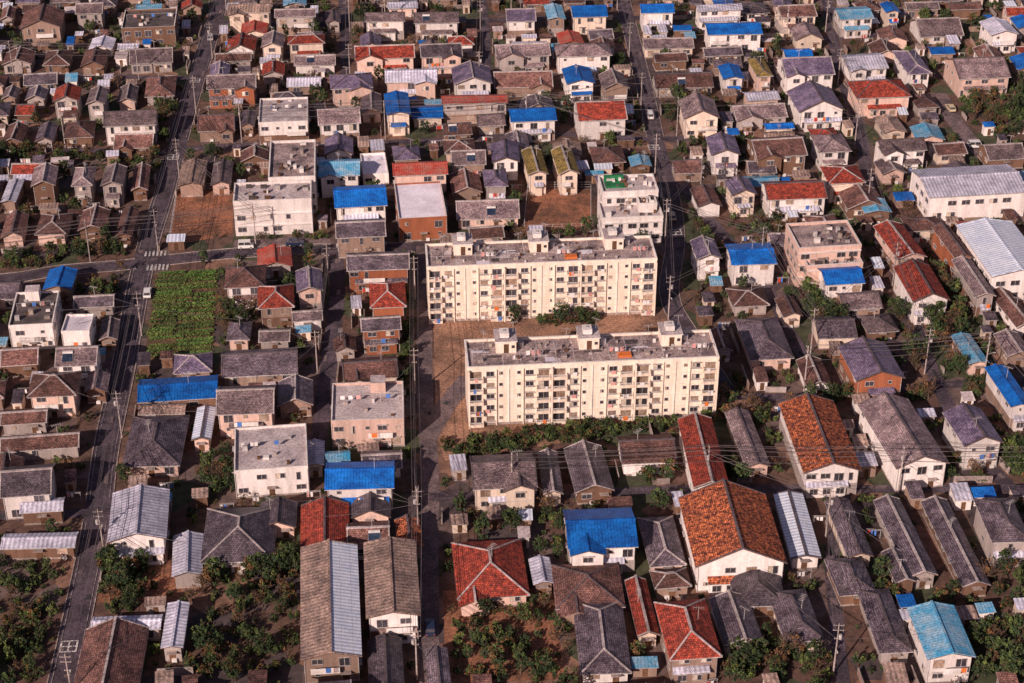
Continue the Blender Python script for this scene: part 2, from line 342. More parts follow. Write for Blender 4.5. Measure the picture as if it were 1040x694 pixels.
NAMES={'g':'grey_tiled_house','d':'dark_tiled_house','p':'slate_tiled_house','n':'brown_tiled_house','r':'red_tiled_house','o':'rust_tiled_house','m':'red_metal_roof_house','b':'blue_metal_roof_house','c':'pale_blue_metal_roof_house','s':'corrugated_roof_house','t':'tan_slate_roof_house','y':'olive_tiled_house','w':'flat_roof_house','k':'flat_roof_house','u':'flat_roof_house','z':'two_tone_roof_house'}
def house(cx,cy,ang,w,d,st,rc,ridge,wc=None,extra=True,eave=None):
    rs=random.Random(R.random())
    if wc is None: wc=rs.choices('wcpaneo',[.3,.28,.14,.1,.09,.07,.02])[0] if st>1 else rs.choices('wcpane',[.14,.18,.15,.2,.17,.16])[0]
    wall='wall_'+wc; root=empty(NAMES[rc],cx,cy,ang)
    eave=eave or {1:2.9,2:5.5,3:8.3}[st]
    flat= ridge=='f'
    if not flat:
        ww,dd=w-1.0,d-1.0
    else: ww,dd=w,d
    ww=max(ww,2.6);dd=max(dd,2.6)
    W_=M(); Rf=M(); Wn=M(); X=M()
    k=rs.uniform(.36,.5) if rc in 'gdpnroy' else rs.uniform(.2,.34)
    W_.box(-ww/2,ww/2,-dd/2,dd/2,0,eave,wall)
    W_.box(-ww/2-.03,ww/2+.03,-dd/2-.03,dd/2+.03,0,.35,'concrete')
    if st==2 and rs.random()<.25: W_.box(-ww/2-.04,ww/2+.04,-dd/2-.04,dd/2+.04,.35,2.55,'wall_'+rs.choice('nea'))
    cap='ridge_dark' if rs.random()<.5 else 'ridge_light'
    if rc in 'bcsmt': cap='roof_'+rc
    if rc=='z': cap='roof_t'
    if flat:
        dk={'w':'deck_w','k':'deck_k','u':'deck_u'}[rc]
        t=.22; ph=eave+.55
        W_.box(-ww/2,ww/2,-dd/2,-dd/2+t,eave,ph,wall,'trim_white'); W_.box(-ww/2,ww/2,dd/2-t,dd/2,eave,ph,wall,'trim_white')
        W_.box(-ww/2,-ww/2+t,-dd/2+t,dd/2-t,eave,ph,wall,'trim_white'); W_.box(ww/2-t,ww/2,-dd/2+t,dd/2-t,eave,ph,wall,'trim_white')
        Rf.face([(-ww/2+t,-dd/2+t,eave+.1),(ww/2-t,-dd/2+t,eave+.1),(ww/2-t,dd/2-t,eave+.1),(-ww/2+t,dd/2-t,eave+.1)],dk,[(0,0),(1,0),(1,1),(0,1)])
        if rc!='u':
            for i in range(rs.randint(4,9)):
                x,y=rs.uniform(-ww/2+.8,ww/2-1.6),rs.uniform(-dd/2+.8,dd/2-1.4); s=rs.uniform(.4,1.1); X.box(x,x+s,y,y+s*.7,eave+.1,eave+.1+rs.uniform(.3,1.1),rs.choice(['trim_white','alu','concrete','door_wood']))
            X.beam((-ww/2+1,0,eave+1.7),(ww/2-1,0.4,eave+1.7),.05,.05,'alu')
            for x in (-ww/2+1,ww/2-1): X.beam((x,0 if x<0 else .4,eave+.1),(x,0 if x<0 else .4,eave+1.75),.06,.06,'alu')
            for i in range(4): x=rs.uniform(-ww/2+1,ww/2-2); X.box(x,x+.8,.18,.22,eave+.8,eave+1.68,'cloth_'+rs.choice(['white','white','pink','blue']),bottom=True)
            if ww>7 and rs.random()<.6:
                x=rs.uniform(-ww/2+2,ww/2-2); Rf.box(x-1.4,x+1.4,dd/2-3.2,dd/2-.4,eave+.1,eave+2.3,wall,'deck_w')
        ridge_z=eave+.1
    else:
        mt='roof_'+rc if rc!='z' else 'roof_t'; m2='roof_v' if rc=='z' else None
        if ridge=='h' :
            if ww>=dd: roof_hip(Rf,ww,dd,eave,k,.6,mt,cap)
            else: Rf.T=rot90; roof_hip(Rf,dd,ww,eave,k,.6,mt,cap); Rf.T=ident
            ridge_z=eave+min(ww,dd)/2*k
            if extra and ww>8.5 and dd>6.5 and rs.random()<.6:
                wl=ww*rs.uniform(.4,.55); wx=rs.choice((-1,1))*(ww/2-wl/2); pr=rs.uniform(1.2,2.2); ez=eave-.35
                W_.box(wx-wl/2+.02,wx+wl/2-.02,-dd/2-pr,-dd/2,0,ez,wall)
                Rf.T=rot90; roof_gable(Rf,dd/2+pr,wl,ez,k,.5,.45,mt,cap,dx=(-dd/2-pr)/2,dy=-wx,cap_on=False); Rf.beam((-dd/2-pr-.5,-wx,ez+.12+wl/2*k),(-.8,-wx,ez+.12+wl/2*k),.34,.22,cap); Rf.T=ident
                W_.face([(wx-wl/2,-dd/2-pr,ez),(wx+wl/2,-dd/2-pr,ez),(wx,-dd/2-pr,ez+wl/2*k)],wall)
        elif ridge=='y':
            Rf.T=rot90; roof_gable(Rf,dd,ww,eave,k,.5,.5,mt,cap,mat2=m2); Rf.T=ident; ridge_z=eave+ww/2*k
            for s_ in (-1,1): W_.face([(-ww/2,s_*dd/2,eave),(ww/2,s_*dd/2,eave),(0,s_*dd/2,eave+ww/2*k)],wall)
        else:
            roof_gable(Rf,ww,dd,eave,k,.5,.5,mt,cap); ridge_z=eave+dd/2*k
            for s_ in (-1,1): W_.face([(s_*ww/2,-dd/2,eave),(s_*ww/2,dd/2,eave),(s_*ww/2,0,eave+dd/2*k)],wall)
            if extra and ww>8 and dd>5.5 and rs.random()<.42:
                wl=ww*rs.uniform(.36,.5); wx=rs.choice((-1,1))*(ww/2-wl/2-.2); pr=rs.uniform(.9,1.8)
                yf=-dd/2-pr; W_.box(wx-wl/2,wx+wl/2,yf,-dd/2,0,eave-.05,wall)
                W_.face([(wx-wl/2,yf,eave-.05),(wx+wl/2,yf,eave-.05),(wx,yf,eave-.05+wl/2*k)],wall)
                Rf.T=rot90; roof_gable(Rf,dd/2+pr-.3,wl,eave-.05,k,.5,.5,mt,cap,dx=(yf-.3)/2,dy=-wx,cap_on=False)
                Rf.beam((yf-.5,-wx,eave+.12+wl/2*k),(-.4,-wx,eave+.12+wl/2*k),.34,.22,cap); Rf.T=ident
                window(Wn,rs,-1,'x',wx,eave-1.9,min(1.7,wl-1),1.2,-yf)
            elif rs.random()<.16:
                x=rs.uniform(-ww/4,ww/4); y0,y1=-dd/2+.3,-dd/2+2.1
                if dd>5: X.face([(x-1,y0,eave+.3*k+.34),(x+1,y0,eave+.3*k+.34),(x+1,y1,eave+2.1*k+.34),(x-1,y1,eave+2.1*k+.34)],'solar_glass'); X.beam((x-1,y1,eave+2.1*k+.45),(x+1,y1,eave+2.1*k+.45),.4,.35,'trim_white'); X.beam((x-1,y0,eave+.3*k+.28),(x-1,y1,eave+2.1*k+.28),.08,.1,'alu'); X.beam((x+1,y0,eave+.3*k+.28),(x+1,y1,eave+2.1*k+.28),.08,.1,'alu')
        if extra and st==2 and rs.random()<.6:
            e=rs.uniform(.8,1.5); a0=-ww/2+rs.uniform(0,.25)*ww; a1=ww/2-rs.uniform(0,.2)*ww
            W_.box(a0+.3,a1-.3,-dd/2-e+.4,-dd/2,0,2.5,wall)
            sm=mt if rs.random()<.7 else 'roof_s'
            y0,y1=-dd/2-e-.1,-dd/2; z0,z1=2.55,2.95+e*.15
            Rf.face([(a0,y0,z0+.12),(a1,y0,z0+.12),(a1,y1,z1+.12),(a0,y1,z1+.12)],sm,[(a0,1.5),(a1,1.5),(a1,0),(a0,0)])
            Rf.face([(a0,y0,z0),(a1,y0,z0),(a1,y0,z0+.12),(a0,y0,z0+.12)],'alu'); Rf.face([(a0,y0,z0),(a1,y0,z0),(a1,y1,z1),(a0,y1,z1)],'fascia')
            for x in (a0,a1): Rf.face([(x,y0,z0),(x,y0,z0+.12),(x,y1,z1+.12),(x,y1,z1)],'fascia')
            for c in np.arange(a0+1.5,a1-1,2.4): window(Wn,rs,-1,'x',c,.75,1.5,1.3,dd/2+e-.4,sh=.25)
    fh=2.6
    for s in range(st):
        zb=s*fh+min(1.15,eave-1.6)+(.1 if s else 0)
        nw=max(1,int(ww/rs.uniform(2.3,3.4)))
        for i in range(nw):
            c=-ww/2+(i+.5)*ww/nw+rs.uniform(-.15,.15)
            if rs.random()<.82:
                big=rs.random()<.4
                if s==0 and i==nw//2:
                    X.box(c-.5,c+.5,-dd/2-.06,-dd/2,.1,2.0,'door_wood'); X.box(c-.8,c+.8,-dd/2-.9,-dd/2,2.15,2.24,'concrete'); continue
                small=rs.random()<.25
                window(Wn,rs,-1,'x',c,zb-(.6 if big else 0)+(.25 if small and not big else 0),(.8 if small else min(1.75,ww/nw-.6)),1.7 if big else (.7 if small else 1.1),dd/2)
            if rs.random()<.4: window(Wn,rs,1,'x',c,zb+.2,.9,.8,dd/2)
        nd=max(1,int(dd/3.2))
        for i in range(nd):
            c=-dd/2+(i+.5)*dd/nd
            for sd in (-1,1):
                if rs.random()<.55: window(Wn,rs,sd,'y',c,zb+.1,min(1.4,dd/nd-.6),.9,ww/2)
    if st>=2 and rs.random()<.45:
        bw=min(ww*.55,4.5); bx=rs.uniform(-ww/2+bw/2,ww/2-bw/2); z=2.75; y1=-dd/2; y0=y1-.95
        X.box(bx-bw/2,bx+bw/2,y0,y1,z-.12,z,'trim_white',bottom=True)
        if rs.random()<.5: X.box(bx-bw/2,bx+bw/2,y0,y0+.06,z,z+1.0,'trim_white')
        else:
            X.beam((bx-bw/2,y0,z+1),(bx+bw/2,y0,z+1),.06,.06,'alu')
            for x in np.arange(bx-bw/2,bx+bw/2+.01,.3): X.beam((x,y0,z),(x,y0,z+1),.04,.04,'alu')
        if rs.random()<.7:
            for i in range(rs.randint(1,3)):
                x=rs.uniform(bx-bw/2+.2,bx+bw/2-.9); c='cloth_'+rs.choice(['white','white','pink','blue','red','orange']); X.box(x,x+.8,y0-.05,y0-.01,z+.1,z+1.08,c,bottom=True)
    if rs.random()<.5: antenna(X,rs.uniform(-ww/4,ww/4),0 if ridge!='y' else rs.uniform(-dd/4,dd/4),ridge_z)
    if rs.random()<.5: x=rs.uniform(-ww/2+.5,ww/2-1); X.box(x,x+.8,-dd/2-.4,-dd/2-.08,.1,.75,'trim_white')
    if st>=2:
        for x in (-ww/2+.1,ww/2-.1): X.beam((x,-dd/2-.07,.1),(x,-dd/2-.07,eave-.1),.08,.08,'alu')
    W_.obj('walls',root); Rf.obj('roof',root); Wn.obj('windows',root); X.obj('fittings',root)
    mark(cx,cy,w,d,ang,1)
    return root
ROT=math.radians(5)
TR="""
18 5 68 32 n- 2|122 4 182 34 kf 2|75 0 108 16 g- 2|0 4 16 22 n- 1|0 48 38 68 n- 1|42 46 76 68 nh 1|80 48 112 70 n- 1|130 44 178 68 g- 1
0 86 22 102 g- 1|24 86 50 102 d- 1|52 84 84 104 r- 2|86 86 112 108 g- 2|118 84 142 106 g- 1|146 72 180 100 nh 1
0 122 30 146 n- 1|34 122 60 145 d- 1|64 120 98 142 nh 1|104 108 162 130 g- 2 w|114 132 160 152 n- 1
0 180 25 208 sy 1|30 165 60 190 g- 2|72 166 98 190 gh 2|101 165 130 190 g- 2|132 164 154 196 ny 1
0 214 30 242 n- 1|35 214 74 240 nh 1|78 210 113 236 n- 1|116 208 142 242 ny 1
9 295 61 334 kf 2 w|74 297 118 313 d- 1|62 318 96 338 uf 2 w|100 322 122 345 g- 1|55 347 103 371 g- 2 w|0 350 42 372 n- 1|28 375 82 402 nh 2 p|85 378 112 398 g- 1
0 412 50 430 n- 1|0 436 82 456 n- 1|0 470 56 502 d- 2 w|0 538 80 556 s- 1|20 505 66 520 s- 1
228 266 270 292 nh 2|262 285 298 312 rh 2 e|300 272 328 298 p- 2 p|262 330 296 346 g- 1|296 312 328 326 g- 1|225 350 303 382 d- 1|140 380 222 408 b- 1|219 388 281 420 g- 2 p|230 325 256 345 dh 1|282 384 318 412 d- 1
125 420 192 472 dh 1|196 412 218 446 vy 1|238 432 312 478 wf 2 w|310 447 329 472 s- 1|140 408 190 420 t- 1
110 497 172 546 sy 2 w|175 543 206 582 sy 1|205 515 282 568 dh 1|262 508 302 534 d- 1|305 512 355 560 r- 1|330 466 401 496 b- 2 w|330 458 356 468 c- 1
92 624 165 638 s- 1|165 615 191 655 sy 1|75 640 150 700 n- 1|303 556 367 658 zy 2 e|368 552 427 622 ty 2 w|372 650 411 694 dy 1|432 660 458 700 d- 1
352 252 416 276 d- 2 o|375 282 412 312 rh 2 o|365 318 408 336 d- 2 o|346 360 405 386 n- 1|337 388 410 430 wf 2 p|400 525 430 554 oy 1|355 497 397 524 d- 1|352 528 396 554 n- 1|338 340 362 356 n- 1
230 0 277 16 t- 2 c|278 6 322 20 g- 2|228 34 262 54 r- 1|264 30 290 50 g- 2|292 32 330 46 rh 2|330 8 346 26 g- 1
209 70 262 92 g- 2 o|265 60 290 78 r- 1|298 52 342 68 g- 1|335 70 378 92 ph 2|262 95 314 130 wf 2 w|322 105 366 128 g- 2 w|200 112 240 136 n- 1|244 110 260 130 d- 1
391 65 444 86 s- 2|360 40 421 62 r- 2|370 10 412 24 g- 2 w|425 40 470 60 d- 2|420 8 466 26 g- 2|390 90 417 120 by 2|418 103 450 122 b- 1|448 93 516 108 m- 2|458 62 500 88 p- 2|366 92 388 118 d- 1|448 122 480 138 n- 1|482 112 514 128 g- 1
515 105 566 126 b- 2|500 68 562 92 n- 1|500 40 560 60 g- 2|570 65 605 88 b- 2 w|607 70 640 92 g- 2|580 98 638 126 r- 2|562 40 622 60 gh 2|512 6 545 24 p- 2|552 0 575 22 c- 2|578 0 618 20 b- 2
180 160 212 192 ty 1 e|213 160 238 190 g- 1|323 157 367 180 c- 2 w|338 183 393 212 b- 2 w|400 180 453 226 uf 2 o|398 160 455 180 m- 2 p|366 152 394 180 uf 1|340 218 392 242 d- 2 e
457 148 494 168 g- 2|498 140 528 166 py 2|529 147 557 180 yy 2 c|559 147 589 180 yy 2 c|598 145 636 167 nh 1|456 172 490 198 n- 1|490 168 516 190 ph 2|462 198 528 224 g- 1
648 0 686 16 b- 2|704 0 756 12 s- 2 w|713 17 776 38 b- 2 w|650 34 706 52 g- 1|784 0 832 20 n- 2|843 2 890 22 c- 2 w|892 0 916 14 b- 2|800 24 838 44 g- 1|992 16 1038 38 s- 2 w|920 14 982 40 g- 1|958 0 1000 12 n- 1
660 70 726 92 n- 1|728 62 757 82 b- 2|758 54 786 80 yh 2|786 52 850 80 p- 2 w|848 50 905 74 s- 2 w|905 44 948 78 ph 2 w|955 52 1030 84 g- 2 p|688 97 732 124 g- 2|738 100 802 122 g- 1|797 85 860 116 p- 2 w|858 76 928 102 rh 2 p|660 50 700 64 n- 1|710 44 756 58 d- 1
716 135 753 160 p- 2|755 134 822 162 n- 2|822 132 866 156 gh 2|885 138 944 156 g- 2|680 158 715 176 n- 1|735 180 770 200 p- 2|770 178 842 204 r- 2|832 164 880 188 rh 2|848 188 902 214 n- 1|870 200 907 218 c- 1|774 122 808 132 b- 1|700 188 734 212 n- 1|755 158 790 176 d- 1|886 160 922 178 g- 1
990 142 1045 164 g- 1|940 140 985 158 n- 1|950 225 985 264 ny 2|886 222 942 264 ry 2 p|906 266 966 308 ry 2 w|700 240 734 264 p- 2|735 243 790 270 b- 2 w|828 267 880 290 b- 2 w|737 288 782 310 nh 1|746 320 806 366 dh 1|850 346 920 386 p- 2|822 318 872 344 d- 1|846 292 898 314 g- 1|786 300 816 322 n- 1
970 258 1008 302 gy 2|1008 290 1050 332 n- 1|966 338 1004 370 cy 1|1003 370 1045 412 b- 2 w|956 415 1020 452 p- 2 w|1008 336 1050 362 g- 1|720 332 744 356 n- 1|808 362 846 392 n- 1
790 405 874 478 oy 2 w|870 404 964 472 gy 2 w|688 422 740 492 ry 2 w|736 415 782 472 gy 1|625 440 688 470 n- 1|572 452 624 498 d- 1|476 458 546 494 g- 2 c|548 458 570 500 dy 1
571 516 648 556 b- 2 w|458 548 537 602 rh 1 p|560 572 634 614 nh 1|648 524 696 570 dh 1|688 503 798 572 o- 2 w|786 500 833 562 vy 1 w|838 508 886 562 dy 1|893 508 945 580 dy 1|944 508 996 588 dy 1|990 506 1046 548 dh 2|838 566 890 600 dh 1|665 610 732 662 rh 2 e|738 572 798 612 dh 1|720 606 776 650 d- 1|780 600 836 646 dh 1|582 612 640 676 dh 1|640 590 664 640 ry 1|922 617 990 664 c- 2 w|872 600 925 656 dh 1|896 560 930 590 d- 1|540 566 560 590 s- 1
""".strip().replace('\n','|').split('|')
NAMES['v']='corrugated_roof_house'
HS={1:2.9,2:5.5,3:8.3}; HL=[]
for row in TR:
    q=row.split(); u0,v0,u1,v1=[float(a) for a in q[:4]]; rc,rd=q[4]; st=int(q[5]); wc=q[6] if len(q)>6 else None
    uc,vc=(u0+u1)/2,(v0+v1)/2; h=HS[st]
    if wc is None and uc<200: wc=R.choice('neapan')  # vignette painted into wall colour: mostly darker walls near the left edge
    ang=ROT+math.radians(R.uniform(-2.8,2.8))+(math.radians(3) if uc>860 and vc<460 else 0)
    cx,cy=site(uc,vc,h+.3); s=scale_at(vc,h)
    lean=(uc-520)/(vc+810)+math.tan(ang)/.56
    wp=(u1-u0)-abs(lean)*(v1-v0)*.9; w=max(wp/s,(u1-u0)/s*.55,3.2)
    dp=(v1-v0)-.05*wp; d=max(dp/(s*.56),3.4)
    if rd=='-': rd='x' if w>=d*.95 else 'y'
    house(cx,cy,ang,w,d,st,rc,rd,wc,eave=h+R.uniform(-.25,.25)); HL.append((cx,cy,ang,w,d,rc))
# ------------------------------------------------------------------ apartment blocks
def block(ul,vl,ur,vr,name,nst=3,D=9.6,fh=2.5):
    h=5*fh; hp=h+.7
    A=Vector(site(ul,vl,hp)); B=Vector(site(ur,vr,hp)); L=(B-A).length; ang=math.atan2(B.y-A.y,B.x-A.x)
    root=empty(name,A.x,A.y,ang); rs=random.Random(3+int(ul))
    W_=M(); W_.box(0,L,0,D,0,h,'apartment_render'); W_.box(-.03,L+.03,-.03,D+.03,0,.5,'concrete')
    t=.25
    W_.box(-.12,L+.12,-.12,t,h,hp,'apartment_render','trim_white',bottom=True); W_.box(-.12,L+.12,D-t,D+.12,h,hp,'apartment_render','trim_white',bottom=True)
    W_.box(-.12,t,t,D-t,h,hp,'apartment_render','trim_white',bottom=True); W_.box(L-t,L+.12,t,D-t,h,hp,'apartment_render','trim_white',bottom=True)
    W_.obj('walls',root)
    Rf=M(); Rf.face([(t,t,h+.25),(L-t,t,h+.25),(L-t,D-t,h+.25),(t,D-t,h+.25)],'deck_a',[(0,0),(L,0),(L,D),(0,D)])
    for i in range(1,14): x=i*L/14; Rf.box(x-.06,x+.06,t,D-t,h+.25,h+.29,'deck_w')
    Rf.box(t,L-t,D*.5-.05,D*.5+.05,h+.25,h+.285,'deck_w')
    for i in range(26):
        x,y=rs.uniform(1,L-4),rs.uniform(.6,D-3); Rf.box(x,x+rs.uniform(.6,3.4),y,y+rs.uniform(.4,1.8),h+.25,h+.262+.0015*i,rs.choice(['deck_w','deck_k','concrete','deck_u','deck_w']))
    Rf.obj('roof',root)
    PH=M()
    for i in range(nst):
        x=L*(i+.5)/nst-.3
        PH.box(x-1.9,x+1.9,D-4.6,D-.2,h+.2,h+2.7,'apartment_render'); PH.box(x-2.1,x+2.1,D-4.8,D-.05,h+2.7,h+2.88,'trim_white','deck_w',bottom=True)
        PH.box(x-.45,x+.45,D-4.68,D-4.6,h+.3,h+2.2,'door_wood'); PH.box(x+1,x+1.6,D-4.66,D-4.6,h+1.3,h+1.9,'glass')
        PH.box(x-1.1,x+.6,D-3.8,D-1.8,h+3.1,h+4.1,'trim_white',bottom=True); PH.box(x-.5,x,D-3,D-2.5,h+4.1,h+4.25,'alu')
        for a in (-1.0,.5):
            for b in (-3.7,-1.9): PH.box(x+a-.08,x+a+.08,D+b-.08,D+b+.08,h+2.88,h+3.1,'steel_dark')
        antenna(PH,x+1.5,D-2,h+2.88,2.6); antenna(PH,x-4,D-1.2,h+.25,2.8); antenna(PH,x+5,1.5,h+.25,2.5); antenna(PH,x-6.5,3,h+.25,2.3)
        PH.cyl((x+3,D-2.5),.5,.5,h+.25,h+1.3,rs.choice(['trim_white','alu']),10); PH.box(x-5.5,x-4.5,2,2.7,h+.25,h+.9,'concrete')
        PH.beam((x+3.4,3,h+.25),(x+3.4,3,h+1.9),.07,.07,'alu'); PH.beam((x+6.6,3,h+.25),(x+6.6,3,h+1.9),.07,.07,'alu'); PH.beam((x+3.4,3,h+1.85),(x+6.6,3,h+1.85),.05,.05,'alu')
        for q in range(3): a=x+3.6+q; PH.box(a,a+.7,2.97,3.03,h+.9,h+1.84,'cloth_'+rs.choice(['white','white','pink']),bottom=True)
    for i in range(40): x,y=rs.uniform(1,L-1.5),rs.uniform(.8,D-1.2); PH.box(x,x+rs.uniform(.2,.7),y,y+rs.uniform(.2,.5),h+.25,h+rs.uniform(.45,1.0),rs.choice(['concrete','trim_white','alu','door_wood','deck_k']))
    x=L*.6; PH.box(x,x+2.6,1.6,3.0,h+.25,h+.75,'cloth_orange')
    PH.obj('rooftop_stairheads',root)
    Wn=M(); Bc=M(); nu=nst*2; uw=L/nu
    for u in range(nu):
        x0=u*uw; mir=u%2
        def X(a,b): return (x0+a,x0+b) if not mir else (x0+uw-b,x0+uw-a)
        for s in range(5):
            z=s*fh
            for (a,b,zb,hh) in ((.5,2.5,.35,1.75),(3.4,4.9,.95,1.1),(5.8,6.5,1.25,.7)):
                p,q_=X(a,b); c=(p+q_)/2
                window(Wn,rs,-1,'x',c,z+zb,q_-p,hh,0,sh=.25)
            p,q_=X(.25,2.85)
            Bc.box(p,q_,-1.0,0,z+.12,z+.24,'apartment_panel',bottom=True)
            Bc.box(p,q_,-1.0,-.92,z+.24,z+.72,'apartment_panel')
            Bc.beam((p,-.96,z+1.2),(q_,-.96,z+1.2),.07,.06,'trim_white')
            for x in np.arange(p+.04,q_,.2): Bc.beam((x,-.96,z+.72),(x,-.96,z+1.18),.05,.04,'trim_white')
            for x in (p,q_-.06): Bc.box(x,x+.06,-.92,0,z+.24,z+1.1,'apartment_panel')
            if rs.random()<.55:
                for i in range(rs.randint(1,2)):
                    x=rs.uniform(p+.1,q_-1.0); w=rs.uniform(.4,.95); Bc.box(x,x+w,-1.06,-1.01,z+.3,z+1.25,'cloth_'+rs.choice(['white','white','white','white','pink','pink','blue','orange']),bottom=True)
            p,q_=X(3.2,5.1)
            Bc.beam((p,-.35,z+1.2),(q_,-.35,z+1.2),.05,.05,'alu'); Bc.beam((p,-.35,z+.95),(q_,-.35,z+.95),.05,.05,'alu'); Bc.box(p,q_,-.38,0,z+.86,z+.9,'alu',bottom=True)
            if rs.random()<.25: x=rs.uniform(p,q_-.8); Bc.box(x,x+.8,-.42,-.37,z+.5,z+1.2,'cloth_'+rs.choice(['white','pink','white']),bottom=True)
            for a in (1.2,3.4,6.2): window(Wn,rs,1,'x',x0+a,z+.9,1.3,1.1,D,sh=.05)
        Bc.beam((x0+uw-.15,-.1,.2),(x0+uw-.15,-.1,h),.14,.14,'trim_white')
        p,q_=X(5.25,5.4); Bc.box(p,q_,-.3,0,0,h-.01,'apartment_render')
    for u in range(0,nu+1,2):
        x=min(max(u*uw,.15),L-.15); Bc.box(x-.15,x+.15,-1.05,-.13,0,h+.1,'apartment_render'); Bc.box(x-.15,x+.15,-.13,0,0,h-.02,'apartment_render')
    for s in range(1,5):
        Bc.box(-.06,L+.06,-.06,0,s*fh-.02,s*fh+.1,'apartment_panel',bottom=True)
    Wn.obj('windows',root); Bc.obj('balconies',root)
    c=A+Vector((math.cos(ang),math.sin(ang)))*L/2+Vector((-math.sin(ang),math.cos(ang)))*D/2
    mark(c.x,c.y,L+1,D+2,ang,1)
block(475,373,730,362,'apartment_block'); block(434,271,667,262,'apartment_block')
# ------------------------------------------------------------------ special buildings
def flat_building(name,parts,ang,wall='wall_w',wp=.7):
    cx,cy=parts[0][0],parts[0][1]; root=empty(name,cx,cy,ang); ca,sa=math.cos(-ang),math.sin(-ang)
    W_=M();X=M(); rs=random.Random(int(cx*10))
    for (px,py,w,d,h,deck) in parts:
        dx,dy=(px-cx)*ca-(py-cy)*sa,(px-cx)*sa+(py-cy)*ca
        W_.box(dx-w/2,dx+w/2,dy-d/2,dy+d/2,0,h,wall,deck); t=.25
        for b in ((dx-w/2-.05,dx+w/2+.05,dy-d/2-.05,dy-d/2+t),(dx-w/2-.05,dx+w/2+.05,dy+d/2-t,dy+d/2+.05),(dx-w/2-.05,dx-w/2+t,dy-d/2+t,dy+d/2-t),(dx+w/2-t,dx+w/2+.05,dy-d/2+t,dy+d/2-t)): W_.box(*b,h-.2,h+.6,wall,'trim_white',bottom=True)
        sub=M(lambda x,y,z,dx=dx,dy=dy:(x+dx,y+dy,z))
        for s in range(int(h//2.9)):
            for c in np.arange(-w/2+1.5,w/2-1,2.6):
                if rs.random()<wp: window(sub,rs,-1,'x',c,s*2.9+1,rs.choice([1.0,1.9,1.9]),1.2,d/2,sh=.05)
            for c in np.arange(-d/2+1.5,d/2-1,3.0):
                for sd in (-1,1): window(sub,rs,sd,'y',c,s*2.9+1.1,1.6,1.1,w/2,sh=.05)
            sub.box(-w/2-.02,w/2+.02,-d/2-.4,-d/2,s*2.9+2.5,s*2.9+2.62,'trim_white',bottom=True)
        sub.obj('windows',root)
        for i in range(16):
            x,y=dx+rs.uniform(-w/2+1,w/2-1.5),dy+rs.uniform(-d/2+1,d/2-1.5); X.box(x,x+rs.uniform(.3,1.4),y,y+rs.uniform(.3,1.1),h,h+rs.uniform(.2,1.2),rs.choice(['trim_white','concrete','alu','deck_k','door_wood']))
        mark(px,py,w+.4,d+.4,ang,1)
    W_.obj('walls',root); X.obj('rooftop_units',root)
P_=site
a=P_(277,196,8.2); b=P_(297,163,9.0)
flat_building('clinic_building',[(a[0],a[1],17.2,9.0,8.2,'deck_w'),(b[0],b[1],10.5,19,9.0,'deck_a')],ROT,wp=.45)
a=P_(640,214,6.2); b=P_(638,190,9.2); c=P_(655,205,7.8)
flat_building('terraced_apartment_building',[(a[0],a[1],13.5,8,6.2,'deck_w'),(b[0],b[1]+1,12.5,8,9.2,'deck_w'),(c[0]+.4,c[1],4,4,7.9,'deck_a')],ROT,wp=.9)
x,y=P_(624,187,9.25); m=M(); m.box(-2.2,2.2,-2,2,9.25,9.5,'deck_green'); m.box(-2.2,2.2,1.4,2,9.5,10.6,'deck_green'); m.obj('rooftop_green_shed',loc=(x,y,0),rot=ROT)
a=P_(836,240,9.0); b=P_(838,258,6.0)
flat_building('concrete_apartment_building',[(a[0],a[1],13.5,11,9.0,'deck_a'),(b[0]+1,b[1]-3,12,5,6.0,'deck_w')],math.radians(7),'wall_p')
def hall(u0,v0,u1,v1,e,rc,rd,name,wall):
    uc,vc=(u0+u1)/2,(v0+v1)/2; cx,cy=P_(uc,vc,e); s=scale_at(vc,e); w=(u1-u0)/s*.86; d=(v1-v0)/(s*.56)*.95
    root=empty(name,cx,cy,math.radians(7)); W_=M();Rf=M();Wn=M(); rs=random.Random(4)
    W_.box(-w/2,w/2,-d/2,d/2,0,e,wall)
    if rd=='y':
        Rf.T=rot90; roof_gable(Rf,d,w,e,.2,.3,.4,'roof_'+rc,'roof_'+rc); Rf.T=ident
        for q in (-1,1): W_.face([(-w/2,q*d/2,e),(w/2,q*d/2,e),(0,q*d/2,e+w/2*.2)],wall)
    else:
        roof_gable(Rf,w,d,e,.2,.3,.4,'roof_'+rc,'roof_'+rc)
        for q in (-1,1): W_.face([(q*w/2,-d/2,e),(q*w/2,d/2,e),(q*w/2,0,e+d/2*.2)],wall)
    for s_ in range(2):
        for c in np.arange(-w/2+2,w/2-1.5,3.2):
            if rs.random()<.75: window(Wn,rs,-1,'x',c,s_*2.9+1,2,1.2,d/2,sh=.05)
        for c in np.arange(-d/2+2,d/2-1.5,3.5): window(Wn,rs,-1,'y',c,s_*2.9+1,2,1.2,w/2,sh=.05)
    W_.obj('walls',root);Rf.obj('roof',root);Wn.obj('windows',root); mark(cx,cy,w+.6,d+.6,math.radians(7),1)
hall(926,166,1042,202,6.2,'s','x','factory_hall','wall_w'); hall(984,222,1052,284,6.4,'v','y','warehouse','wall_w')
